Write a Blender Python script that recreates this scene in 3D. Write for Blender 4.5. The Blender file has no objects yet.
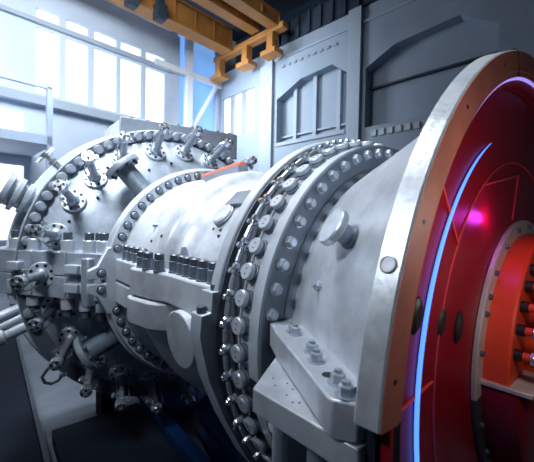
import bpy, bmesh, math, random
from math import sin, cos, pi, radians as R
from mathutils import Vector, Matrix
random.seed(4)
S = bpy.context.scene
COL = S.collection

# ------------------------------------------------------------------ camera, world, lights
CAM = Vector((3.0238, -1.3947, 0.3949))
cd = bpy.data.cameras.new('camera'); cam = bpy.data.objects.new('camera', cd); COL.objects.link(cam)
yaw, pitch, roll = 2.445, -0.0225, 0.0189
fw = Vector((cos(pitch)*cos(yaw), cos(pitch)*sin(yaw), sin(pitch)))
r0 = fw.cross(Vector((0, 0, 1))).normalized(); u0 = r0.cross(fw)
rt = cos(roll)*r0 + sin(roll)*u0; up = -sin(roll)*r0 + cos(roll)*u0
m = Matrix((rt, up, -fw)).transposed().to_4x4(); m.translation = CAM
cam.matrix_world = m
cd.sensor_fit = 'HORIZONTAL'; cd.sensor_width = 36; cd.lens = 36*333.3/534
cd.clip_start = 0.02; cd.clip_end = 100
cd.dof.use_dof = True; cd.dof.focus_distance = 1.4; cd.dof.aperture_fstop = 4.5
S.camera = cam

S.view_settings.view_transform = 'Standard'; S.view_settings.look = 'None'
S.view_settings.exposure = 0.0; S.view_settings.gamma = 1.0; S.view_settings.use_curve_mapping = False
w = bpy.data.worlds.new('hall_ambient'); S.world = w; w.use_nodes = True
bg = w.node_tree.nodes['Background']; bg.inputs[0].default_value = (0.30, 0.52, 1.0, 1); bg.inputs[1].default_value = 0.025

# building frame: ea runs down the hall to the end wall, eb towards the right-hand wall
T = R(6)
EA = Vector((-cos(T), -sin(T), 0)); EB = Vector((-sin(T), cos(T), 0))
def bw(a, b, z): return Vector((CAM.x, CAM.y, 0)) + EA*a + EB*b + Vector((0, 0, z))
FLOOR = -1.6

def area(name, loc, aim, size, power, color, sy=None, spread=180):
    l = bpy.data.lights.new(name, 'AREA'); l.energy = power; l.color = color
    l.shape = 'RECTANGLE'; l.size = size; l.size_y = sy or size
    o = bpy.data.objects.new(name, l); COL.objects.link(o); o.location = loc
    l.spread = R(spread)
    o.rotation_euler = (Vector(aim)-Vector(loc)).to_track_quat('-Z', 'Y').to_euler()
    return o
area('skylight_lamp', (-0.4, -0.9, 5.8), (0.65, -0.4, 0), 2.2, 66, (0.86, 0.93, 1.0), spread=42)
area('front_fill', (2.9, -3.0, 5.0), (0.2, -0.5, 1.15), 1.6, 33, (0.84, 0.92, 1.0), spread=32)  # unseen fill light, added to brighten the end plate
area('cone_fill', (1.6, -4.4, 3.8), (2.15, -0.7, 1.35), 1.2, 17, (0.84, 0.92, 1.0), spread=30)  # added fill for the side of the cone, no visible source
area('end_wall_fill', bw(7.0, 1.0, 7.4), bw(11.7, 2.0, 4.6), 4.0, 1250, (0.86, 0.94, 1.0))  # extra light added inside the hall to brighten the end wall
area('side_wall_fill', bw(10.4, 5.5, 5.0), bw(8.8, 9.0, 4.2), 2.0, 190, (0.82, 0.91, 1.0), spread=110)  # unseen fill added for the right-hand wall near the corner
def point(name, loc, power, color, rad=0.02):
    l = bpy.data.lights.new(name, 'POINT'); l.energy = power; l.color = color; l.shadow_soft_size = rad
    o = bpy.data.objects.new(name, l); COL.objects.link(o); o.location = loc; return o
point('violet_glow_fill', (2.722, -0.325, 0.425), 0.25, (0.85, 0.06, 1.0), 0.02)  # added point light that makes the magenta glow on the red disc
point('coupling_fill', (3.00, -0.62, 0.42), 3.6, (1.0, 0.85, 0.75), 0.06)  # added fill to brighten the orange drum, no fixture there

# ------------------------------------------------------------------ helpers
class MB:
    def __init__(s): s.bm = bmesh.new(); s.mi = 0
    def face(s, vs):
        try:
            f = s.bm.faces.new(vs); f.material_index = s.mi; return f
        except ValueError: return None
    def lathe(s, prof, a0=0, a1=360, n=None):
        """closed (x, r) profile swept about the X axis from angle a0 to a1 degrees"""
        full = abs(a1-a0) >= 359.9
        n = n or max(6, int(abs(a1-a0)/3.0))
        rings = []
        for k in range(n if full else n+1):
            t = R(a0 + (a1-a0)*k/n); c, q = cos(t), sin(t)
            rings.append([s.bm.verts.new((x, r*c, r*q)) for x, r in prof])
        m = len(prof)
        for k in range(n):
            A = rings[k]; B = rings[(k+1) % len(rings)]
            for i in range(m):
                j = (i+1) % m
                s.face((A[i], A[j], B[j], B[i]))
        if not full:
            s.face(rings[0][::-1]); s.face(rings[-1])
        return s
    def tube(s, pts, rad, n=8, closed=False):
        """swept round tube through the points; rad is a number or one per point"""
        pts = [Vector(p) for p in pts]; m = len(pts)
        rr = rad if isinstance(rad, (list, tuple)) else [rad]*m
        rings = []; prev = None
        for i, p in enumerate(pts):
            if closed: d = pts[(i+1) % m]-pts[i-1]
            else: d = pts[min(i+1, m-1)]-pts[max(i-1, 0)]
            d.normalize()
            if prev is None:
                ref = Vector((0, 0, 1)) if abs(d.z) < .9 else Vector((1, 0, 0))
                a = d.cross(ref).normalized()
            else: a = (prev - d*prev.dot(d)).normalized()
            prev = a; b = d.cross(a)
            rings.append([s.bm.verts.new(p + (a*cos(2*pi*k/n)+b*sin(2*pi*k/n))*rr[i]) for k in range(n)])
        for i in range(m if closed else m-1):
            A = rings[i]; B = rings[(i+1) % m]
            for k in range(n):
                s.face((A[k], A[(k+1) % n], B[(k+1) % n], B[k]))
        if not closed: s.face(rings[0][::-1]); s.face(rings[-1])
        return s
    def cyl(s, p0, p1, ra, rb=None, n=16, bev=0.0):
        p0 = Vector(p0); p1 = Vector(p1); rb = ra if rb is None else rb
        if bev > 0:
            d = (p1-p0).normalized()
            return s.stack([(p0, ra), (p1-d*bev, rb), (p1, rb-bev)], n)
        return s.stack([(p0, ra), (p1, rb)], n)
    def stack(s, pr, n=16, ph=0.0):
        """coaxial rings [(point, radius)...] on one straight axis"""
        d = (Vector(pr[-1][0])-Vector(pr[0][0])).normalized()
        ref = Vector((0, 0, 1)) if abs(d.z) < .9 else Vector((1, 0, 0))
        a = d.cross(ref).normalized(); b = d.cross(a); rings = []
        for p, r in pr:
            p = Vector(p); r = max(r, 1e-4)
            rings.append([s.bm.verts.new(p+(a*cos(ph+2*pi*k/n)+b*sin(ph+2*pi*k/n))*r) for k in range(n)])
        for A, B in zip(rings, rings[1:]):
            for k in range(n): s.face((A[k], A[(k+1) % n], B[(k+1) % n], B[k]))
        s.face(rings[0][::-1]); s.face(rings[-1])
        return s
    def box(s, c, size, X=(1, 0, 0), Y=(0, 1, 0)):
        c = Vector(c); X = Vector(X).normalized(); Y = Vector(Y).normalized(); Z = X.cross(Y)
        v = [s.bm.verts.new(c + X*(i*size[0]/2) + Y*(j*size[1]/2) + Z*(k*size[2]/2)) for k in (-1, 1) for j in (-1, 1) for i in (-1, 1)]
        for q in ((0, 2, 3, 1), (4, 5, 7, 6), (0, 1, 5, 4), (2, 6, 7, 3), (0, 4, 6, 2), (1, 3, 7, 5)):
            s.face([v[i] for i in q])
        return s
    def prism(s, poly, ext, off=(0, 0, 0)):
        """3-D polygon extruded by the vector ext"""
        ext = Vector(ext); off = Vector(off)
        A = [s.bm.verts.new(Vector(p)+off) for p in poly]; B = [s.bm.verts.new(Vector(p)+off+ext) for p in poly]
        s.face(A[::-1]); s.face(B)
        for i in range(len(A)):
            j = (i+1) % len(A); s.face((A[i], A[j], B[j], B[i]))
        return s

WL = {}
def ob(name, mb, mats, parent=None, center=True, ang=35, bevel=0, loc=None):
    bm = mb.bm
    bmesh.ops.recalc_face_normals(bm, faces=bm.faces[:])
    c = Vector((0, 0, 0))
    if center and bm.verts:
        lo = Vector([min(v.co[i] for v in bm.verts) for i in range(3)]); hi = Vector([max(v.co[i] for v in bm.verts) for i in range(3)])
        c = (lo+hi)/2
        bmesh.ops.translate(bm, verts=bm.verts[:], vec=-c)
    me = bpy.data.meshes.new(name); bm.to_mesh(me); bm.free()
    for mm in (mats if isinstance(mats, (list, tuple)) else [mats]): me.materials.append(mm)
    me.shade_smooth(); me.set_sharp_from_angle(angle=R(ang))
    o = bpy.data.objects.new(name, me); COL.objects.link(o)
    wl = Vector(loc) if loc is not None else c
    WL[o] = wl
    if parent is not None:
        o.parent = parent; o.location = wl - WL[parent]
    else: o.location = wl
    if bevel:
        b = o.modifiers.new('bevel', 'BEVEL'); b.width = bevel; b.segments = 2; b.limit_method = 'ANGLE'; b.angle_limit = R(40)
    return o
def thing(name, label, cat, loc, group=None):
    o = bpy.data.objects.new(name, None); COL.objects.link(o); o.location = loc; WL[o] = Vector(loc); o.empty_display_size = .1
    tag(o, label, cat, group); return o
def tag(o, label, cat, group=None):
    o['label'] = label; o['category'] = cat
    if group: o['group'] = group
    return o
def struct(name, mb, mat, **k):
    o = ob(name, mb, mat, **k); o['kind'] = 'structure'; return o
def inst(src, parent, loc, rot=(0, 0, 0)):
    """copy of a part (and of its sub-parts) placed at world loc under parent"""
    c = src.copy(); COL.objects.link(c); c.parent = parent; c.location = Vector(loc)-(WL[parent] if parent else Vector()); c.rotation_euler = rot
    WL[c] = Vector(loc)
    for ch in list(src.children):
        d = ch.copy(); COL.objects.link(d); d.parent = c
    return c
def ring_pt(x, r, deg): return (x, r*cos(R(deg)), r*sin(R(deg)))

def mat(name, col, rough=.4, metal=0.0, var=.12, scale=6, bump=0.0, bscale=60, emit=None, es=0, coat=0.0, spec=None, wear=None):
    mt = bpy.data.materials.new(name); mt.use_nodes = True; nt = mt.node_tree; N = nt.nodes; L = nt.links
    p = N['Principled BSDF']; p.inputs['Roughness'].default_value = rough; p.inputs['Metallic'].default_value = metal
    if coat: p.inputs['Coat Weight'].default_value = coat; p.inputs['Coat Roughness'].default_value = .12
    if spec is not None: p.inputs['Specular IOR Level'].default_value = spec
    tc = N.new('ShaderNodeTexCoord')
    if var:
        n = N.new('ShaderNodeTexNoise'); n.inputs['Scale'].default_value = scale; n.inputs['Detail'].default_value = 6; n.inputs['Roughness'].default_value = .65
        L.new(tc.outputs['Object'], n.inputs['Vector'])
        cr = N.new('ShaderNodeValToRGB'); e = cr.color_ramp.elements
        e[0].position = .3; e[1].position = .7
        e[0].color = tuple(max(0, c*(1-var)) for c in col)+(1,); e[1].color = tuple(min(1, c*(1+var*.6)) for c in col)+(1,)
        L.new(n.outputs['Fac'], cr.inputs['Fac']); L.new(cr.outputs['Color'], p.inputs['Base Color'])
        mr = N.new('ShaderNodeMapRange'); mr.inputs['To Min'].default_value = max(.05, rough-.08); mr.inputs['To Max'].default_value = min(1, rough+.12)
        L.new(n.outputs['Fac'], mr.inputs['Value']); L.new(mr.outputs['Result'], p.inputs['Roughness'])
    else: p.inputs['Base Color'].default_value = tuple(col)+(1,)
    if bump:
        n2 = N.new('ShaderNodeTexNoise'); n2.inputs['Scale'].default_value = bscale; n2.inputs['Detail'].default_value = 4
        L.new(tc.outputs['Object'], n2.inputs['Vector'])
        b = N.new('ShaderNodeBump'); b.inputs['Strength'].default_value = bump; b.inputs['Distance'].default_value = .01
        L.new(n2.outputs['Fac'], b.inputs['Height']); L.new(b.outputs['Normal'], p.inputs['Normal'])
    if emit: p.inputs['Emission Color'].default_value = tuple(emit)+(1,); p.inputs['Emission Strength'].default_value = es
    return mt

PLATE = mat('brushed_plate_steel', (.36, .405, .47), .40, .35, .28, 9, .10)
DRUM = mat('drum_steel', (.62, .68, .76), .45, .2, .12, 5, .05)
SHELL = mat('pale_grey_casing_paint', (.47, .50, .55), .34, .15, .26, 8, .12, 25)
CONE = mat('machined_cone_steel', (.50, .54, .60), .32, .4, .26, 9, .10, 30)
RIM = mat('bright_rim_aluminium', (.60, .64, .69), .34, .45, .28, 18, .10)
FLG = mat('dark_grey_flange_steel', (.17, .20, .245), .45, .3, .2, 9, .05)
MID = mat('mid_grey_steel', (.30, .34, .40), .42, .35, .2, 9, .05)
RIDGE = mat('satin_steel_edge', (.50, .55, .62), .35, .4, .12, 9)
BOLT = mat('bolt_steel', (.42, .47, .54), .3, .6, .2, 30)
BOLTD = mat('dark_bolt_steel', (.10, .12, .15), .4, .5, .2, 30)
CHROME = mat('polished_fitting_steel', (.62, .66, .71), .22, .8, .15, 40)
TUBE = mat('injector_tube_steel', (.34, .38, .44), .35, .5, .25, 25)
BAND = mat('charcoal_band_steel', (.085, .10, .125), .55, .2, .2, 9)
STUDM = mat('blue_grey_stud_steel', (.20, .245, .30), .38, .5, .2, 30)
BLACK = mat('black_recess', (.008, .009, .012), .5, 0, 0)
COPPER = mat('copper_brown_primer', (.30, .105, .08), .5, .0, .2, 10, .04)
RED = mat('glossy_deep_red_paint', (.22, .003, .012), .38, 0.0, .15, 4, .02, 30, spec=.35)
REDB = mat('bright_red_paint_edge', (.62, .05, .05), .35, 0, .1, 10)
ORANGE = mat('orange_red_enamel', (.72, .055, .018), .38, 0, .12, 9, .03)
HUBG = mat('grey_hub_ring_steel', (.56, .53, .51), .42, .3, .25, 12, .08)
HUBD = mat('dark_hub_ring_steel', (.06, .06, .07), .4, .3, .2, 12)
STRIPR = mat('red_orange_strip_paint', (.80, .20, .13), .5, 0, .1, 20)
CRANE = mat('crane_orange_paint', (.40, .17, .04), .55, 0, .2, 2)
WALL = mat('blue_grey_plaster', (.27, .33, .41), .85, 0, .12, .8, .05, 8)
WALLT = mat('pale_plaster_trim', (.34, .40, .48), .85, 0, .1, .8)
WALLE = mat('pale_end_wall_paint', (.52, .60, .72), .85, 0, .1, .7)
NAVY = mat('dark_navy_steel', (.020, .034, .06), .6, .1, .25, 2)
ROOFM = mat('dark_roof_sheet', (.030, .045, .07), .8, 0, .2, 1)
FLOORM = mat('grey_concrete', (.15, .175, .21), .9, 0, .25, 2.5, .06, 12, spec=.15)
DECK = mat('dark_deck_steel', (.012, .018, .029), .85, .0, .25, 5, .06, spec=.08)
BLUE = mat('blue_beam_paint', (.010, .05, .19), .45, 0, .2, 6)
TARP = mat('blue_tarpaulin', (.02, .10, .38), .45, 0, .25, 8, .1, 14)
PANE = mat('daylit_window_glass', (.8, .9, 1), .2, 0, 0, emit=(.93, .96, 1.0), es=1.6)
PANEB = mat('blue_sky_window_glass', (.2, .4, .8), .2, 0, 0, emit=(.20, .42, .85), es=.75)
WHITEF = mat('white_steel_frame', (.75, .79, .84), .5, 0, .05, 3)
LBLUE = mat('blue_light_streak_glow', (.1, .3, 1), .2, 0, 0, emit=(.06, .20, 1.0), es=2.2)  # glow colour of the added blue light streak
LVIO = mat('violet_light_streak_glow', (.5, .4, 1), .2, 0, 0, emit=(.36, .30, 1.0), es=.9)  # glow colour of the violet highlight added along the rim
GALL = mat('blue_gallery_steel', (.40, .50, .66), .6, 0, .1, 2)

# ------------------------------------------------------------------ the hall
f = MB().box(bw(3.0, 1.0, FLOOR-.05), (20, 18.0, .1), EA, EB); struct('floor', f, FLOORM)
# right-hand wall with two arched recesses, built in depth: back sheet, then a front skin around the recesses
BWALL = 9.0
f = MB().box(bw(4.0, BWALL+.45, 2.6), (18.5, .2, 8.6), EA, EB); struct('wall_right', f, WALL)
def wallpoly(mb, pts, b0, b1):
    mb.prism([bw(a, b0, z) for a, z in pts], EB*(b1-b0))
def strip(mb, a0, a1, z0, z1, b0, b1):
    wallpoly(mb, [(a0, z0), (a1, z0), (a1, z1), (a0, z1)], b0, b1)
f = MB()
ztop = 6.78
b0, b1 = BWALL, BWALL+.35
# columns of the front skin and lintels above the arches
strip(f, 11.9, 8.34, FLOOR, 3.95, b0, b1); strip(f, 11.9, 11.55, 3.95, ztop, b0, b1); strip(f, 9.56, 8.34, 3.95, ztop, b0, b1); strip(f, 11.55, 9.56, 5.72, ztop, b0, b1)
wallpoly(f, [(8.34, 4.91), (7.28, 5.36), (7.28, ztop), (8.34, ztop)], b0, b1)
wallpoly(f, [(7.28, 5.36), (6.0, 5.46), (6.0, ztop), (7.28, ztop)], b0, b1)
wallpoly(f, [(6.0, 5.46), (5.46, 5.06), (5.46, ztop), (6.0, ztop)], b0, b1)
strip(f, 8.34, 5.46, FLOOR, 3.2, b0, b1)
strip(f, 5.46, 4.83, FLOOR, ztop, b0, b1)
wallpoly(f, [(4.83, 4.98), (3.98, 5.38), (3.98, ztop), (4.83, ztop)], b0, b1)
wallpoly(f, [(3.98, 5.38), (2.4, 5.5), (2.4, ztop), (3.98, ztop)], b0, b1)
wallpoly(f, [(2.4, 5.5), (1.6, 5.0), (1.6, ztop), (2.4, ztop)], b0, b1)
strip(f, 4.83, 1.6, FLOOR, 3.25, b0, b1); strip(f, 1.6, -5, FLOOR, ztop, b0, b1)
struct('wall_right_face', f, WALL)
f = MB()
strip(f, 9.12, 8.5, FLOOR, ztop, b0-.12, b0); strip(f, 5.36, 4.95, FLOOR, ztop, b0-.14, b0)
strip(f, 9.3, -5, 6.30, 6.36, b0-.05, b0)
struct('trim_1', f, WALLT)
f = MB()
for a in (7.65, 6.80, 5.87): strip(f, a+.07, a-.07, 3.2, 5.5 if a > 6 else 5.3, b1-.14, b1)
strip(f, 8.34, 5.46, 3.2, 3.32, b0-.05, b0); strip(f, 8.34, 5.46, 3.55, 3.61, b1-.1, b1)
struct('trim_2', f, WALLT)
f = MB(); strip(f, 4.83, 1.6, 4.42, 4.47, b1-.12, b1); struct('trim_3', f, NAVY)
f = MB()
for k in range(14):
    a = 4.6-k*.24
    strip(f, a, a-.15, 2.95, 3.12, b0-.04, b0)
for k in range(9): strip(f, 8.1-k*.27, 7.98-k*.27, 5.98, 6.06, b0-.04, b0)
struct('trim_4', f, MID)
f = MB(); strip(f, 11.55, 9.56, 3.95, 5.72, b0+.15, b0+.2); struct('window_6', f, PANE)
f = MB()
for a in (10.95, 10.25): strip(f, a+.10, a-.10, 3.95, 5.72, b0+.05, b0+.15)
strip(f, 11.55, 9.56, 3.95, 4.0, b0+.02, b0+.15)
struct('trim_5', f, MID)
# end wall
AE = 11.7
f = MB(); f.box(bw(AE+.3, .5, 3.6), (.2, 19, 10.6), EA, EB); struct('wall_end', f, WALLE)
def estrip(mb, bA, bB, z0, z1, a0, a1): mb.prism([bw(a0, bA, z0), bw(a0, bB, z0), bw(a0, bB, z1), bw(a0, bA, z1)], EA*(a1-a0))
wins = [(.62, 1.2), (1.46, 2.04), (2.30, 2.90), (3.07, 3.70), (3.88, 4.59), (4.73, 5.45), (5.63, 6.37)]
for k, (x0, x1) in enumerate(wins[2:]):
    g = MB(); estrip(g, x0, x1, 4.1, 5.98, AE+.1, AE+.16); o = struct('window_%d' % (k+1), g, PANE)
    g = MB(); estrip(g, x0+.05, x1-.02, 6.27, 6.54, AE+.1, AE+.16); h = ob('upper_pane', g, PANE, o)
f = MB()
prev = -3
for x0, x1 in wins[2:]+[(7.0, 8.75)]:
    estrip(f, prev, x0, FLOOR, 7.6, AE, AE+.2); prev = x1
    if x0 < 6.9:
        estrip(f, x0, x1, FLOOR, 4.1, AE, AE+.2); estrip(f, x0, x1, 5.98, 6.27, AE, AE+.2); estrip(f, x0, x1, 6.54, 7.6, AE, AE+.2)
estrip(f, 8.75, 9.0, FLOOR, 7.6, AE, AE+.2); estrip(f, 7.0, 8.75, FLOOR, 3.2, AE, AE+.2)
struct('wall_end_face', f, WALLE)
f = MB(); estrip(f, -3, 6.6, 7.62, 7.86, AE-.35, AE); struct('trim_6', f, WHITEF)
f = MB(); estrip(f, -3, 6.6, 6.06, 6.18, AE-.12, AE); estrip(f, -3, 6.6, 3.7, 3.95, AE-.25, AE); struct('trim_7', f, WALLT)
f = MB(); estrip(f, 7.0, 8.75, 3.2, 7.9, AE+.1, AE+.16); struct('window_7', f, PANEB)
f = MB()
estrip(f, 7.20, 7.46, 3.2, 8.2, AE-.25, AE); estrip(f, 5.9, 8.95, 6.12, 6.34, AE-.2, AE-.02)
f.cyl(bw(AE-.12, 8.7, 6.2), bw(AE-.12, 7.45, 4.0), .09, n=8); estrip(f, 7.0, 8.9, 4.0, 4.14, AE-.2, AE-.02)
struct('trim_8', f, WHITEF)
# mezzanine gallery along the end wall, left
f = MB(); estrip(f, -3.5, 2.2, 2.2, 2.42, AE-2.2, AE); estrip(f, -3.5, 2.2, 3.55, 3.62, AE-2.2, AE-2.1)
for b in (-2.5, -1.0, .5, 2.1): estrip(f, b, b+.12, FLOOR, 3.6, AE-2.2, AE-2.05)
struct('trim_9', f, GALL)
g = MB(); estrip(g, -3.2, 2.0, 2.6, 3.4, AE-.02, AE+.0); struct('window_8', g, PANE)
g = MB(); estrip(g, -3.2, 2.0, -.2, 1.9, AE-.02, AE+.0); struct('window_9', g, PANE)
# roof
f = MB().box(bw(4.0, 3.0, 8.75), (20, 14, .15), EA, EB); struct('ceiling', f, ROOFM)
f = MB()
f.prism([bw(8.4, b0-.02, 6.8), bw(-5, b0-.02, 6.8), bw(-5, b0-.02, 7.5), bw(8.4, b0-.02, 7.5)], EB*.25)
for k in range(26): strip(f, 8.3-k*.45, 8.2-k*.45, 6.8, 7.5, b0-.10, b0)
struct('trim_10', f, NAVY)

# overhead travelling crane
cr = thing('overhead_crane', 'orange overhead travelling crane under the roof by the right-hand wall', 'crane', bw(9.3, 6, 6.2))
def girder(a, bA, bB, z0, z1, wdt, name='girder'):
    g = MB(); estrip(g, bA, bB, z0+.09, z1-.09, a-wdt*.35, a+wdt*.35); estrip(g, bA, bB, z1-.09, z1, a-wdt/2, a+wdt/2); estrip(g, bA, bB, z0, z0+.09, a-wdt/2, a+wdt/2)
    n = int((bB-bA)/.8)
    for k in range(n+1):
        b = bA+(bB-bA)*k/n; estrip(g, b-.025, b+.025, z0+.09, z1-.09, a-wdt*.44, a+wdt*.44)
    return ob(name, g, CRANE, cr)
girder(10.3, -3, 8.25, 6.98, 7.85, .55); girder(8.8, -3, 8.3, 7.2, 7.8, .4); girder(7.9, -3, 8.4, 7.05, 7.5, .4)
g = MB(); strip(g, 11.3, 7.5, 6.95, 7.15, 8.3, 8.62); ob('end_truck', g, CRANE, cr, bevel=.03)
for a in (11.0, 9.4, 8.1):
    g = MB(); strip(g, a+.14, a-.14, 6.3, 6.95, 8.3, 8.58); strip(g, a+.34, a-.34, 6.2, 6.36, 8.2, 8.65); ob('hanger_leg', g, CRANE, cr)
g = MB(); estrip(g, 3.0, 8.2, 7.5, 7.58, 8.3, 9.6); ob('walkway', g, NAVY, cr)
for k in range(2):
    g = MB(); g.cyl(bw(9.9, 4.3+k*.9, 7.5), bw(9.9, 4.3+k*.9, 6.7), .14, n=10); g.box(bw(9.9, 4.3+k*.9, 6.95), (.35, .3, .45), EA, EB); ob('hoist_motor', g, NAVY, cr)

# ------------------------------------------------------------------ gas turbine
gt = thing('gas_turbine', 'large silver gas turbine with bolted casings and a red intake, filling the hall floor', 'gas turbine', (1.0, 0, FLOOR))
# --- end drum and plate
drum = ob('drum', MB().lathe([(-.95, 1.05), (-.95, 1.20), (-.30, 1.235), (-.10, 1.235), (-.10, 1.05)]), DRUM, gt)
ob('rear_ring', MB().lathe([(-.42, 1.20), (-.42, 1.29), (-.36, 1.30), (-.33, 1.29), (-.33, 1.20)]), DRUM, drum)
epl = ob('end_plate', MB().lathe([(-.10, 1.04), (-.10, 1.250), (-.01, 1.252), (.0, 1.245), (.0, 1.153), (.028, 1.135), (.247, .75), (.247, .66), (.20, .66), (.0, 1.04)], n=144), PLATE, gt)
ob('bolt_band', MB().lathe([(-.002, 1.150), (-.002, 1.246), (.006, 1.243), (.006, 1.153)], n=144), BAND, epl)
b = MB().stack([((0, 0, 0), .037), ((.035, 0, 0), .037), ((.047, 0, 0), .030), ((.051, 0, 0), .012)], 14)
pb = ob('plate_bolt', b, BOLT, epl, center=False, loc=ring_pt(.004, 1.2, 160.1))
for k in range(-9, 27):
    a = 160.1-4.286*k
    if k == 0 or 172 < a < 193: continue
    inst(pb, epl, ring_pt(.004, 1.2, a))
# --- neck and inner flange
ob('neck', MB().lathe([(.20, .66), (.20, .725), (.26, .735), (.60, .72), (.66, .72), (.66, .66)]), MID, gt)
ifl = ob('inner_flange', MB().lathe([(.62, .66), (.62, .80), (.640, .826), (.662, .826), (.672, .812), (.702, .806), (.702, .66)], n=120), RIDGE, gt)
b = MB(); b.mi = 1; b.stack([((0, 0, 0), .0285), ((.003, 0, 0), .0285)], 20); b.mi = 0; b.stack([((.002, 0, 0), .0225), ((.012, 0, 0), .0225), ((.016, 0, 0), .018)], 16); b.stack([((.015, 0, 0), .012), ((.022, 0, 0), .010)], 6)
ib = ob('flange_bolt', b, [STUDM, BLACK], ifl, center=False, loc=ring_pt(.702, .767, 102.1))
for k in range(-7, 26):
    a = 102.1+6.2*k
    if k == 0 or 168 < a < 192: continue
    inst(ib, ifl, ring_pt(.702, .767, a))
# flange ears at the horizontal joint with two bolts each
for s in (1, -1):
    g = MB(); g.prism([(.655, -.78, .012*s), (.655, -.915, .012*s), (.655, -.915, .075*s), (.655, -.86, .10*s), (.655, -.80, .22*s), (.655, -.72, .22*s)], (.045, 0, 0)); ob('joint_ear', g, RIDGE, ifl, bevel=.008)
for z in (.055, -.055): inst(ib, ifl, (.700, -.835, z))

# --- fuel injectors round the end plate (local +X = axial, +Z = radial)
ax = Vector((.88, 0, .475)).normalized()
sd = Vector((0, 1, 0)); nn = ax.cross(sd)
L = .335
b = MB(); b.stack([(ax*.012, .048), (ax*.035, .046), (ax*.05, .030), (ax*.27, .027), (ax*.285, .036), (ax*.30, .036)], 14)
b.box(ax*.16+nn*.012, (.19, .030, .05), ax, sd)
inj = ob('fuel_injector', b, TUBE, gt, center=False, loc=ring_pt(.09, 1.041, 90))
b = MB(); b.stack([(ax*-.01, .090), (ax*.016, .090), (ax*.021, .085)], 24)
b.mi = 1
for k in range(8):
    t = 2*pi*(k+.5)/8; c = (sd*cos(t)+nn*sin(t))*.069
    b.stack([(c+ax*.018, .012), (c+ax*.024, .012)], 8)
h = ob('mounting_flange', b, [RIDGE, BLACK], inj, center=False, loc=WL[inj])
b = MB(); b.stack([(ax*.295, .042), (ax*.325, .044), (ax*.345, .040)], 16); b.mi = 1
for k in range(4):
    t = pi/4+k*pi/2; c = (sd*cos(t)+nn*sin(t))*.027; b.stack([(c+ax*.344, .009), (c+ax*.352, .009)], 8)
b.mi = 0; b.stack([(ax*.340, .014), (ax*.362, .012)], 8)
ob('end_cap', b, [CHROME, BLACK], inj, center=False, loc=WL[inj])
b = MB(); b.cyl(ax*.25+sd*.01, ax*.25+sd*.065, .015, n=10); b.stack([(ax*.25+sd*.052, .022), (ax*.25+sd*.070, .022)], 6)
ob('side_fitting', b, CHROME, inj, center=False, loc=WL[inj])
b = MB(); b.tube([ax*.30-sd*.035, ax*.27-sd*.062-nn*.01, ax*.2-sd*.068-nn*.015, ax*.1-sd*.062-nn*.01, ax*.03-sd*.052, ax*.0-sd*.05], .0055, 6)
ob('drain_pipe', b, CHROME, inj, center=False, loc=WL[inj])
first = True
for a in (148.6, 135.2, 120.4, 104.2, 89.1, 73.6, 58.6, 164.5, 194.6, 209.8, 224.6, 239.2, 254.0, 269):
    p = ring_pt(.09, 1.041, a); rot = (R(a-90), 0, 0)
    if first: inj.location = Vector(p)-WL[gt]; inj.rotation_euler = rot; WL[inj] = Vector(p); first = False
    else: inst(inj, gt, p, rot)
inst(inj, gt, (.21, -1.10, 0.005), (R(179.7-90), 0, 0))
# --- two bleed ports on the neck (local +Z = radial)
b = MB(); b.stack([((0, 0, -.06), .085), ((0, 0, .03), .078), ((0, 0, .07), .072), ((0, 0, .235), .072)], 24)
port = ob('bleed_port', b, STUDM, gt, center=False, loc=(.42, 0, .78))
b = MB(); b.stack([((0, 0, .225), .136), ((0, 0, .252), .138), ((0, 0, .266), .132)], 28); b.mi = 1
for k in range(8):
    t = 2*pi*k/8; b.stack([((.105*cos(t), .105*sin(t), .205), .013), ((.105*cos(t), .105*sin(t), .226), .013)], 6)
ob('port_flange', b, [MID, BOLTD], port, center=False, loc=WL[port])
rr = .78
for i, a in enumerate((128, 213)):
    p = ring_pt(.47, rr, a); rot = Matrix.Rotation(R(a-90), 3, 'X') @ Matrix.Rotation(R(-16), 3, 'Y'); rot = rot.to_euler()
    if i == 0: port.location = Vector(p)-WL[gt]; port.rotation_euler = rot; WL[port] = Vector(p)
    else: inst(port, gt, p, rot)
# --- small dark holes / plugs in the end plate
hb = ob('plug', MB().stack([((0, 0, 0), .012), ((.012, 0, 0), .010)], 8), BLACK, epl, center=False, loc=ring_pt(.15, .93, 142))
for a, r in ((157.5, 1.0), (128.0, 1.05), (98, .93), (112, .9), (172, 1.0), (200, .95)): inst(hb, epl, ring_pt(.03+(1.135-r)*.57, r, a))

# --- horizontal joint of the end plate: row of flange blocks
dv = Vector((.69, .49, 0)).normalized(); nv = Vector((dv.y, -dv.x, 0)); o0 = Vector((-.101, -1.306, 0))
def jpt(s, n, z): return o0 + dv*s + nv*n + Vector((0, 0, z))
def sx(x): return (x+.101)/dv.x
cuts = [(-.32, .105), (.112, .35), (.357, .60)]
for i, (x0, x1) in enumerate(cuts):
    g = MB(); s0, s1 = sx(x0), sx(x1)
    for z0, z1 in ((.003, .168), (-.158, -.003)):
        g.prism([jpt(s0, 0, z0), jpt(s1, 0, z0), jpt(s1, -.26, z0), jpt(s0, -.26, z0)], (0, 0, z1-z0))
    ob('joint_block', g, PLATE, gt, bevel=.006)
def stud(name, mtr, rN, hN, rS, hS):
    b = MB(); b.stack([((0, 0, 0), rN*1.15), ((0, 0, .006), rN*1.15), ((0, 0, .007), rN), ((0, 0, hN-.005), rN), ((0, 0, hN), rN-.005)], 14); b.mi = 1
    b.stack([((0, 0, hN-.002), rS), ((0, 0, hN+hS-.005), rS), ((0, 0, hN+hS), rS-.006)], 12)
    return b
js = ob('joint_stud', stud('', 0, .044, .085, .030, .055), [RIDGE, BOLTD], gt, center=False, loc=jpt(sx(.09)-.03, -.06, .168))
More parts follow.
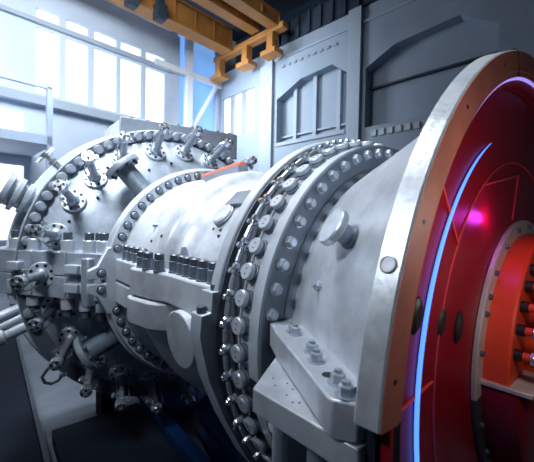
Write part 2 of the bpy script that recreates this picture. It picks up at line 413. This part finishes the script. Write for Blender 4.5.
for s, n in ((sx(-.07), -.06), (sx(.345)-.02, -.05), (sx(.475), -.055), (sx(.505), -.11), (sx(.565), -.07)): inst(js, gt, jpt(s, n, .168))
for s, n in ((sx(.09)-.03, -.06), (sx(-.07), -.06), (sx(.345)-.02, -.05), (sx(.45), -.06), (sx(.56), -.06)): inst(js, gt, jpt(s, n, -.158), (pi, 0, 0))
for s0, s1 in ((sx(-.03), sx(.05)), (sx(.38), sx(.47)), (sx(.49), sx(.52))):
    for z in (.055, -.075):
        g = MB(); g.prism([jpt(s0, .05, z-.028), jpt(s1, .05, z-.028), jpt(s1, -.02, z-.028), jpt(s0, -.02, z-.028)], (0, 0, .062)); ob('joint_key', g, RIDGE, gt, bevel=.006)
g = MB(); g.prism([jpt(sx(.50), .055, -.19), jpt(sx(.55), .055, -.19), jpt(sx(.55), -.04, -.19), jpt(sx(.50), -.04, -.19)], (0, 0, .33)); ob('clamp_bar', g, MID, gt, bevel=.01)

# --- box flange on top of the drum
g = MB(); g.prism([(-.62, -.50, 1.14), (-.62, -.50, 1.300), (-.62, .70, 1.36), (-.62, .70, 1.14)], (.54, 0, 0)); tb = ob('top_housing', g, DRUM, gt, bevel=.008)
g = MB(); g.prism([(-.085, -.512, 1.10), (-.085, -.512, 1.305), (-.085, .72, 1.372), (-.085, .72, 1.10)], (.035, 0, 0)); ob('front_panel', g, MID, tb, bevel=.004)
nb = ob('panel_bolt', MB().stack([((0, 0, 0), .018), ((0, 0, .02), .016)], 8), BOLTD, tb, center=False, loc=(-.10, -.4, 1.31))
for k in range(1, 8): inst(nb, tb, (-.10, -.4+.15*k, 1.31+.0082*k))
for k in range(5): inst(nb, tb, (-.15-.1*k, -.47, 1.30))
# --- large side nozzle, small hand valve, cylinders at the far left
def rad_part(name, prof, x, a, mt, n=24, lean=0):
    d = Vector((lean, cos(R(a)), sin(R(a)))).normalized(); base = Vector((x, 0, 0))
    b = MB(); b.stack([(base+d*r, q) for r, q in prof], n); return ob(name, b, mt, gt)
nz = rad_part('side_nozzle', [(1.18, .10), (1.27, .10), (1.28, .125), (1.31, .125), (1.315, .10), (1.34, .10), (1.345, .135), (1.375, .135), (1.38, .11), (1.41, .11), (1.415, .14), (1.45, .14), (1.452, .06)], -.22, 154.5, RIDGE)
hv = rad_part('hand_valve', [(1.20, .05), (1.25, .05), (1.255, .03), (1.30, .03), (1.305, .038), (1.33, .038), (1.335, .018), (1.38, .018)], -.10, 139.8, CHROME, 14)
d = Vector((0, cos(R(139.8)), sin(R(139.8)))); tt = Vector((0, -d.z, d.y))
g = MB(); c = Vector((-.10, 0, 0))+d*1.385; g.cyl(c-tt*.085, c+tt*.085, .016, n=10); g.cyl(c-d*.012, c+d*.02, .03, n=12); ob('valve_handle', g, CHROME, hv)
for k, (y, z, q) in enumerate(((-1.19, -.262, .036), (-1.185, -.335, .036), (-1.175, -.41, .038), (-1.21, -.52, .07))):
    g = MB(); p = Vector((-.06, y, z)); dd = Vector((.02, -.36, -.15)) if k < 3 else Vector((.02, -.4, -.05))
    if k == 3: p = Vector((-.06, -1.30, -.46))
    g.stack([(p+Vector((0, .2, .08)), q*.7), (p, q*.7), (p+dd*.02, q), (p+dd*.9, q), (p+dd, q*.8)], 14); ob('hydraulic_cylinder', g, DRUM, gt)

# --- compressor casing (between inner flange and vane flange)
up_prof = [(.70, .735), (.80, .725), (.86, .690), (.98, .690), (1.06, .700), (1.12, .722), (1.19, .738), (1.28, .738), (1.34, .72), (1.355, .690), (1.40, .655), (1.46, .628), (1.53, .625), (1.60, .650), (1.68, .685), (1.80, .700), (1.92, .690), (2.0, .64)]
ccs = ob('compressor_casing', MB().lathe(up_prof+[(2.0, .50), (.70, .50)], -60, 240, 100), SHELL, gt, ang=50)
lo_prof = [(.70, .735), (.86, .70), (1.0, .72), (1.15, .70), (1.35, .66), (1.6, .64), (2.0, .63)]
ob('lower_casing', MB().lathe(lo_prof+[(2.0, .50), (.70, .50)], 240, 300, 30), SHELL, gt, ang=50)
# joint flange, upper and lower halves
jf = [(.70, -.66), (.70, -.755), (1.14, -.750), (1.165, -.775), (1.18, -.812), (1.24, -.812), (1.40, -.775), (1.50, -.745), (2.0, -.735), (2.0, -.55), (.70, -.55)]
jl = [(.70, -.66), (.70, -.755), (1.14, -.750), (1.165, -.785), (1.18, -.825), (1.24, -.828), (1.40, -.795), (1.47, -.75), (1.52, -.66), (1.50, -.55), (.70, -.55)]
for z0, z1, jp in ((.003, .148, jf), (-.145, -.003, jl)):
    g = MB(); g.prism([(x, y, z0) for x, y in jp], (0, 0, z1-z0)); ob('joint_flange', g, SHELL, gt, bevel=.012)
cs = ob('casing_stud', stud('', 0, .027, .060, .0245, .030), [STUDM, BOLTD], gt, center=False, loc=(.82, -.715, .148))
for x, y in ((.91, -.712), (1.01, -.712), (1.10, -.712), (1.235, -.765), (1.325, -.765), (1.42, -.745), (1.50, -.70), (1.575, -.695), (1.64, -.70), (1.71, -.70), (1.78, -.70), (1.86, -.695)): inst(cs, gt, (x, y, .148))
g = MB(); g.stack([((1.475, -.64, .14), .026), ((1.475, -.64, .22), .026), ((1.475, -.64, .27), .012)], 10); ob('guide_pin', g, MID, gt)
# blank round cover on the lower casing, caps on the upper casing
d = Vector((.03, -.99, -.10)).normalized(); c = Vector((1.715, -.775, -.105))
g = MB(); g.stack([(c-d*.25, .118), (c-d*.045, .118), (c-d*.043, .110), (c-d*.03, .108), (c-d*.028, .122), (c-d*.003, .122), (c, .118)], 40); ob('blank_cover', g, SHELL, gt)
def capat(x, a, r0_, r, h, name='inspection_cap', mt=SHELL):
    d = Vector((0, cos(R(a)), sin(R(a)))); c = Vector((x, 0, 0)); g = MB(); g.stack([(c+d*(r0_-.05), r), (c+d*(r0_+h-.006), r), (c+d*(r0_+h), r-.008)], 24); return ob(name, g, mt, gt)
def shell_r(x):
    for (xa, ra), (xb, rb) in zip(up_prof, up_prof[1:]):
        if xa <= x <= xb: return ra+(rb-ra)*(x-xa)/(xb-xa)
    return .65
capat(1.70, 142.2, .692, .056, .028)
capat(1.70, 142.2, .690, .060, .020, 'cap_seat', MID)
for x, a in ((1.576, 145.6), (1.751, 151.1), (1.74, 148.5), (1.05, 156.7), (1.261, 154.7)):
    capat(x, a, shell_r(x), .009, .010, 'casing_plug', BLACK)
g = MB(); g.stack([((-.03, 0, 0), .012), ((.03, 0, 0), .012)], 10); g = ob('casing_slot', g, MID, gt, center=False, loc=ring_pt(.985, .690, 147.3)); g.rotation_euler = (R(147.3-90), 0, R(60))
dd = Vector((0, cos(R(133.7)), sin(R(133.7)))); tn = Vector((0, -dd.z, dd.y))
g = MB(); g.box(Vector((1.74, 0, 0))+dd*.70, (.15, .10, .03), (1, 0, 0), tn); ob('name_bracket', g, FLG, gt, bevel=.004)
# long red strip on top of the casing
p0 = Vector(ring_pt(.75, .752, 99.6)); p1 = Vector(ring_pt(1.18, .80, 95.5))
g = MB(); g.box((p0+p1)/2, ((p1-p0).length, .05, .028), p1-p0, (0, 1, 0)); ob('red_strip', g, STRIPR, gt, bevel=.004)
g = MB(); g.box((p0+p1)/2+Vector((.02, .0, -.05)), ((p1-p0).length*.96, .08, .08), p1-p0, (0, 1, 0)); ob('strip_bracket', g, MID, gt)

# --- vane flange: silver edge, dark face
vf = ob('vane_flange', MB().lathe([(1.985, .55), (1.985, .800), (1.992, .806), (2.030, .800), (2.034, .795), (2.034, .55)], 0, 360, 144), RIDGE, gt)
ob('flange_face', MB().lathe([(2.030, .60), (2.030, .792), (2.040, .788), (2.040, .60)], 0, 360, 144), BAND, vf)
ob('link_track', MB().lathe([(2.041, .60), (2.041, .744), (2.098, .744), (2.098, .60)], 0, 360, 144), BAND, vf)
g = MB()
g.prism([(1.962, y, z) for y, z in ((-.70, .155), (-.807, .155), (-.81, .085), (-.847, .080), (-.852, .007), (-.842, -.042), (-.815, -.149), (-.750, -.303), (-.650, -.488), (-.52, -.66), (-.4, -.5), (-.6, .1))], (.075, 0, 0))
for f_ in g.bm.faces:
    f_.normal_update(); f_.material_index = 0 if abs(f_.normal.x) > .8 else 1
ob('flange_web', g, [FLG, RIDGE], vf, bevel=.003)
for y0, zt in ((-.775, .155), (-.828, .083)):
    g = MB(); g.stack([((2.0, y0, zt), .017), ((2.0, y0, zt+.020), .017), ((2.0, y0, zt+.024), .013)], 10); ob('lug_bolt', g, BOLTD, vf)
# vane ring housing
hs = ob('vane_housing', MB().lathe([(2.03, .55), (2.03, .735), (2.085, .738), (2.088, .740), (2.17, .742), (2.172, .55)], 0, 360, 144), CONE, gt)
ob('unison_strip', MB().lathe([(2.108, .72), (2.108, .748), (2.116, .748), (2.116, .72)], 85, 215, 60), SHELL, hs)
# vane levers: trunnion, cap, arm, node nuts, turnbuckle  (local +Z radial)
b = MB(); b.stack([((0, 0, -.06), .030), ((0, 0, -.014), .030), ((0, 0, -.013), .026), ((0, 0, -.004), .026)], 16)
lv = ob('vane_lever', b, FLG, hs, center=False, loc=ring_pt(2.14, .766, 90))
b = MB(); b.stack([((-.004, 0, -.006), .029), ((-.004, 0, .008), .029), ((-.004, 0, .012), .026)], 20); b.box((-.036, 0, .004), (.05, .014, .010))
b.mi = 1; b.stack([((-.002, .008, .011), .0028), ((-.002, .008, .0135), .0028)], 6); b.stack([((-.004, -.010, .011), .0028), ((-.004, -.010, .0135), .0028)], 6)
ob('lever_cap', b, [RIDGE, BLACK], lv, center=False, loc=WL[lv])
b = MB()
for q in (-.0095, .0095):
    b.stack([((-.060+q*.9, q, .000), .012), ((-.060+q*.9, q, .026), .012), ((-.060+q*.9, q, .032), .008)], 8)
b.box((-.060, 0, .006), (.03, .03, .008)); b.stack([((-.066, -.006, .012), .007), ((-.052, .008, .012), .007)], 8)
ob('link_nuts', b, CHROME, lv, center=False, loc=WL[lv])
st = R(6.72); y1, z1 = .788*sin(st), .788*cos(st)-.788
P0 = Vector((-.060, 0, .016)); P1 = Vector((-.060, y1, z1+.016))
b = MB(); b.stack([(P0, .005), (P0.lerp(P1, .25), .005), (P0.lerp(P1, .27), .0095), (P0.lerp(P1, .73), .0095), (P0.lerp(P1, .75), .005), (P1, .005)], 8)
ob('turnbuckle', b, BOLT, lv, center=False, loc=WL[lv])
first = True
for k in range(-5, 17):
    a = 182.4-6.72*k; p = ring_pt(2.14, .766, a); rot = (R(a-90), 0, 0)
    if first: lv.location = Vector(p)-WL[hs]; lv.rotation_euler = rot; WL[lv] = Vector(p); first = False
    else: inst(lv, hs, p, rot)
# --- intake flange with hex bolts
fl = ob('intake_flange', MB().lathe([(2.17, .52), (2.17, .742), (2.178, .748), (2.222, .747), (2.226, .742), (2.226, .655), (2.20, .645), (2.20, .52)], 0, 360, 144), FLG, gt)
ob('flange_edge', MB().lathe([(2.168, .735), (2.168, .749), (2.216, .7495), (2.216, .740)], 0, 360, 144), RIDGE, fl)
b = MB(); b.stack([((0, 0, 0), .022), ((.004, 0, 0), .022), ((.0045, 0, 0), .0185)], 14); b.stack([((.004, 0, 0), .0185), ((.018, 0, 0), .0185), ((.022, 0, 0), .014)], 6)
fb = ob('hex_bolt', b, BOLT, fl, center=False, loc=ring_pt(2.226, .7124, 93.6))
for k in range(-2, 13):
    if k: inst(fb, fl, ring_pt(2.226, .7124, 93.6+6.49*k))
g = MB(); g.box((2.195, -.735, -.09), (.05, .012, .16)); ob('dark_slot', g, BLACK, fl)
# --- intake cone
cprof = [(2.20, .600), (2.215, .612), (2.23, .625), (2.32, .670), (2.40, .708), (2.50, .757), (2.60, .808), (2.66, .842), (2.705, .880)]
cone = ob('intake_cone', MB().lathe(cprof+[(2.705, .85), (2.6, .76), (2.4, .66), (2.26, .59), (2.20, .56)], 0, 360, 144), CONE, gt, ang=60)
ob('cone_collar', MB().lathe([(2.20, .60), (2.20, .655), (2.228, .653), (2.245, .632), (2.245, .60)], 0, 360, 120), MID, cone)
# boss with round cap on the cone
d = Vector((.30, cos(R(149)), sin(R(149))*.95)).normalized()
bc = Vector((2.491, -.662, .362))
d = Vector((-.40, -.76, .47)).normalized()
g = MB(); g.stack([(bc-d*.04, .034), (bc+d*.005, .033), (bc+d*.012, .027), (bc+d*.046, .027)], 20); bs = ob('cone_boss', g, MID, cone)
g = MB(); g.stack([(bc+d*.043, .049), (bc+d*.047, .052), (bc+d*.062, .052), (bc+d*.066, .048)], 28); ob('boss_cap', g, CONE, bs)
g = MB(); c = Vector((2.397, -.672, .220)); d = Vector((-.35, -.90, .28)).normalized(); g.stack([(c-d*.01, .014), (c+d*.012, .014), (c+d*.013, .009), (c+d*.024, .008)], 8); ob('cone_nipple', g, BOLT, cone)
# horizontal joint flange of the cone, with big nuts
ce = [(2.24, -.72), (2.317, -.764), (2.547, -.878), (2.643, -.926), (2.654, -.928), (2.692, -.905), (2.697, -.84), (2.5, -.72), (2.3, -.62), (2.24, -.60)]
g = MB(); g.prism([(x, y, .015) for x, y in ce], (0, 0, .070)); cf = ob('cone_joint_flange', g, CONE, gt, bevel=.004)
b = MB(); b.stack([((0, 0, 0), .021), ((0, 0, .003), .021)], 16); b.stack([((0, 0, .003), .0150), ((0, 0, .019), .0150), ((0, 0, .022), .012)], 6); b.stack([((0, 0, .021), .0095), ((0, 0, .028), .008)], 10)
cn = ob('joint_nut', b, BOLT, cf, center=False, loc=(2.347, -.724, .085))
for x, y in ((2.364, -.732), (2.482, -.792), (2.525, -.825), (2.621, -.869), (2.661, -.897)): inst(cn, cf, (x, y, .085))
g = MB(); g.stack([((2.586, -.857, .0845), .013), ((2.586, -.857, .0858), .013)], 16); ob('bolt_hole', g, BLACK, cf)
# gusset table and posts
g = MB(); g.prism([(2.275, -.70, -.045), (2.418, -.922, -.045), (2.655, -.912, -.045), (2.697, -.91, -.045), (2.69, -.80, -.045), (2.29, -.66, -.045)], (0, 0, .056)); gs = ob('gusset_table', g, CONE, gt, bevel=.003)
for x, y, r in ((2.345, -.765, .022), (2.53, -.82, .024)):
    g = MB(); g.cyl((x, y, -.05), (x, y, FLOOR), r, n=20); ob('support_post', g, MID, gt)
g = MB(); c = Vector((2.31, -.72, -.19)); d = Vector((.25, -.95, .15)).normalized(); g.cyl(c, c+d*.05, .022, n=20); g.cyl(c+Vector((0, .2, 0)), c, .02, n=12); ob('round_stop', g, RIDGE, gt)
for x, y in ((2.39, -.84), (2.42, -.86), (2.47, -.87), (2.43, -.83), (2.50, -.88), (2.51, -.87), (2.46, -.84)):
    g = MB(); g.stack([((x+.02, y-.012, .0105), .0025), ((x+.02, y-.012, .0118), .0025)], 8); ob('table_hole', g, BLACK, gs)
# --- intake rim: silver band, copper-brown front, only the upper half; dark lower half
def rimpart(prof, a0, a1, mats, name, parent):
    o = ob(name, MB().lathe(prof, a0, a1, 120), mats, parent, ang=25); return o
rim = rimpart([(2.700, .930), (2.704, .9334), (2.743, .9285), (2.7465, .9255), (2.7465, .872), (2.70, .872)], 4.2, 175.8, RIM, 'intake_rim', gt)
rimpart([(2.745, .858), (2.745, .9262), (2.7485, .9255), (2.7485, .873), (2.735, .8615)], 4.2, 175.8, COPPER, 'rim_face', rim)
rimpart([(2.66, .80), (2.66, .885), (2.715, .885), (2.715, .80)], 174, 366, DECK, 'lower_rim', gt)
rh = ob('rim_hole', MB().stack([((0, 0, 0), .0045), ((.0015, 0, 0), .0045)], 10), BLACK, rim, center=False, loc=ring_pt(2.748, .897, 115.3))
for a in (133.7, 153.3, 171, 97.7, 80, 62): inst(rh, rim, ring_pt(2.748, .897, a))
g = MB(); g.box(ring_pt(2.746, .893, 107.3), (.008, .003, .068), (1, 0, 0), (0, -sin(R(107.3)), cos(R(107.3)))); g.box(ring_pt(2.724, .9325, 107.3), (.045, .003, .004), (1, 0, 0), (0, -sin(R(107.3)), cos(R(107.3)))); ob('rim_joint', g, BLACK, rim)
g = MB(); c = Vector(ring_pt(2.722, .93, 159.3)); d = Vector((0, cos(R(159.3)), sin(R(159.3)))); g.stack([(c-d*.01, .016), (c+d*.003, .016), (c+d*.0045, .0135), (c+d*.003, .0125)], 20); ob('rim_plug', g, RIM, rim)
# --- red intake disc
dp = [(2.715, .842), (2.703, .836), (2.699, .80), (2.697, .74), (2.692, .665), (2.694, .632), (2.694, .615), (2.690, .600), (2.694, .56), (2.706, .44), (2.706, .30), (2.64, .30), (2.64, .80), (2.690, .842)]
disc = ob('intake_disc', MB().lathe(dp, 0, 360, 180), RED, gt, ang=40)
rimpart([(2.70, .838), (2.70, .8725), (2.7345, .8725), (2.7345, .8610), (2.721, .8405)], 0, 360, RED, 'inner_lip', disc)
ob('crease_ring', MB().lathe([(2.690, .611), (2.697, .6125), (2.697, .6155), (2.690, .617)], 0, 360, 160), REDB, disc)
def rib(p0, p1, q=.0035, mt=REDB):  # thin bright red bar raised on the disc face
    g = MB(); g.cyl(p0, p1, q, n=6); ob('disc_rib', g, mt, disc)
rib(ring_pt(2.700, .80, 141.2), ring_pt(2.696, .615, 145)); rib(ring_pt(2.695, .616, 123.6), ring_pt(2.694, .575, 90)); rib(ring_pt(2.694, .575, 90.), ring_pt(2.706, .435, 104))
rib(ring_pt(2.700, .80, 178), ring_pt(2.694, .625, 176))
for r, x in ((.747, 2.697), (.606, 2.690), (.517, 2.698)):
    g = MB(); g.stack([((-.02, 0, 0), .019), ((.004, 0, 0), .019), ((.009, 0, 0), .013)], 24)
    g = ob('oval_port', g, BLACK, disc, center=False, loc=ring_pt(x, r, 163.6)); g.rotation_euler = (R(163.6-90), 0, 0); g.scale = (1, 2.1, 1)
# blue and violet light streaks of the intake, added as glowing tubes
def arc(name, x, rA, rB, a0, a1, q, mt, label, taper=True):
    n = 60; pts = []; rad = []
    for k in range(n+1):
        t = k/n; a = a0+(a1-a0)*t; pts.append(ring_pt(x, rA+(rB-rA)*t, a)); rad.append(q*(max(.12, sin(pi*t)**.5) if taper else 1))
    g = MB().tube(pts, rad, 8); o = ob(name, g, mt); tag(o, label, 'light streak'); return o
arc('light_streak', 2.702, .704, .712, 116, 236, .0050, LBLUE, 'long bright blue light streak shaped as a glowing tube curving down the red intake disc')
arc('light_streak', 2.737, .857, .857, 80, 172, .0060, LVIO, 'thin violet light streak shaped as a glowing tube along the inner edge of the copper-brown rim')

# ------------------------------------------------------------------ rotor coupling in the hub
rc = thing('rotor_coupling', 'orange-red rotor coupling in a grey bolted ring at the centre of the red disc', 'coupling', (2.72, 0, -.42))
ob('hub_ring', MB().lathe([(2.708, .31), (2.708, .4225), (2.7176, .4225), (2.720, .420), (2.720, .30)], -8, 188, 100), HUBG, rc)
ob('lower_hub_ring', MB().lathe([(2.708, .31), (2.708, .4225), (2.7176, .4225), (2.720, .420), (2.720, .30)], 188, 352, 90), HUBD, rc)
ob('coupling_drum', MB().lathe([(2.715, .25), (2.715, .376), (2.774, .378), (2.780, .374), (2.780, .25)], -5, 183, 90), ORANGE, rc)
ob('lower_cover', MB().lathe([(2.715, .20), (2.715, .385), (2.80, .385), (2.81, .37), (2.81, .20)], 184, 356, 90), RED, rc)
g = MB(); g.prism([(2.715, -.392, -.022), (2.83, -.385, -.022), (2.83, -.15, -.022), (2.715, -.15, -.022)], (0, 0, .012)); ob('joint_plate', g, HUBG, rc, bevel=.002)
b = MB(); b.stack([((-.002, 0, 0), .0155), ((.016, 0, 0), .0155), ((.018, 0, 0), .012)], 12); b.mi = 1
b.stack([((.017, 0, 0), .011), ((.036, 0, 0), .011)], 12); b.mi = 2; b.stack([((.036, 0, 0), .017), ((.098, 0, 0), .017), ((.10, 0, 0), .0145)], 14)
rs = ob('coupling_stud', b, [BLACK, ORANGE, CHROME], rc, center=False, loc=ring_pt(2.78, .345, 137))
for k in range(-6, 4):
    if k: inst(rs, rc, ring_pt(2.78, .345, 137+10.7*k))
ob('shaft', MB().lathe([(2.77, .02), (2.77, .22), (2.86, .22), (2.865, .21), (2.865, .02)], 0, 360, 60), ORANGE, rc)
hbt = ob('hub_bolt', MB().stack([((0, 0, 0), .008), ((.008, 0, 0), .007)], 8), BOLTD, rc, center=False, loc=ring_pt(2.72, .400, 103.7))
for a in (122, 138, 149, 156, 171, 86, 70, 50, 200, 215): inst(hbt, rc, ring_pt(2.72, .400, a))

# ------------------------------------------------------------------ support legs, floor things
for x, y in ((-.6, -.45), (-.6, .6), (1.9, .65)):
    g = MB(); g.box((x, y, -1.1), (.22, .18, 1.0)); ob('support_leg', g, DECK, gt)
g = MB(); g.box((.88, -.585, FLOOR+.06), (2.62, .75, .12)); tag(ob('service_platform', g, DECK, bevel=.006), 'dark flat steel service platform on the floor below the turbine', 'platform')
g = MB()
for z in (FLOOR+.02, FLOOR+.20): g.box((1.2, -.17, z), (3.3, .10, .04))
g.box((1.2, -.17, FLOOR+.11), (3.3, .03, .18)); tag(ob('blue_beam', g, BLUE), 'blue steel beam lying along the edge of the dark platform', 'beam')
g = MB(); g.box((-1.2, -1.62, FLOOR+.05), (7.0, 1.1, .10)); tag(ob('floor_mat', g, DECK), 'dark steel deck covering the floor at the lower left', 'deck')
g = MB(); g.box((-1.2, -1.045, FLOOR+.06), (7.0, .035, .12)); tag(ob('kerb_rail', g, NAVY), 'narrow dark navy kerb rail along the dark deck edge', 'rail')
def crumple(name, c, size, mt, seed, label):
    bm = bmesh.new(); bmesh.ops.create_icosphere(bm, subdivisions=4, radius=1); rn = random.Random(seed)
    ph = [(Vector((rn.uniform(-1, 1), rn.uniform(-1, 1), rn.uniform(-1, 1))).normalized()*rn.uniform(3, 9), rn.uniform(0, 6)) for _ in range(9)]
    for v in bm.verts:
        k = 1+sum(.05*abs(sin(v.co.dot(q)+p)) for q, p in ph)-.12
        v.co = Vector((v.co.x*size[0]*k, v.co.y*size[1]*k, max(v.co.z, -.75)*size[2]*k))
        v.co += Vector(c)
    g = MB(); g.bm.free(); g.bm = bm; return tag(ob(name, g, mt, ang=20), label, 'tarpaulin')
crumple('tarpaulin', (-.30, .16, FLOOR+.13), (.28, .22, .15), TARP, 3, 'crumpled light blue tarpaulin bundle on the floor under the turbine casing')
crumple('tarpaulin', (.80, .25, FLOOR+.2), (.55, .24, .24), BLUE, 8, 'dark blue crumpled tarpaulin heap behind the blue beam')
g = MB().tube([(.30, -.93, -.58), (.28, -1.0, -.62), (.25, -1.07, -.66), (.25, -1.106, -.71), (.25, -1.09, -.755), (.25, -1.05, -.775), (.25, -1.01, -.765), (.25, -.985, -.735)], .011, 8); ob('hose', g, BOLTD, gt)
g = MB(); g.stack([((.25, -1.0, -.735), .018), ((.25, -.95, -.725), .018)], 8); ob('hose_end', g, CHROME, gt)

# labels on the parts that look unlike the rest of the turbine
for o in COL.objects:
    n = o.name.split('.')[0]
    lab = {'red_strip': 'long orange-red painted strip', 'intake_disc': 'glossy deep red disc', 'rim_face': 'copper-brown rim front face', 'bleed_port': 'dark steel bleed port', 'compressor_casing': 'pale grey painted casing', 'coupling_drum': 'orange-red drum', 'end_cap': 'polished end cap', 'hub_ring': 'grey hub ring', 'disc_rib': 'thin bright red seam', 'oval_port': 'black oval port'}.get(n)
    if lab: o['label'] = lab
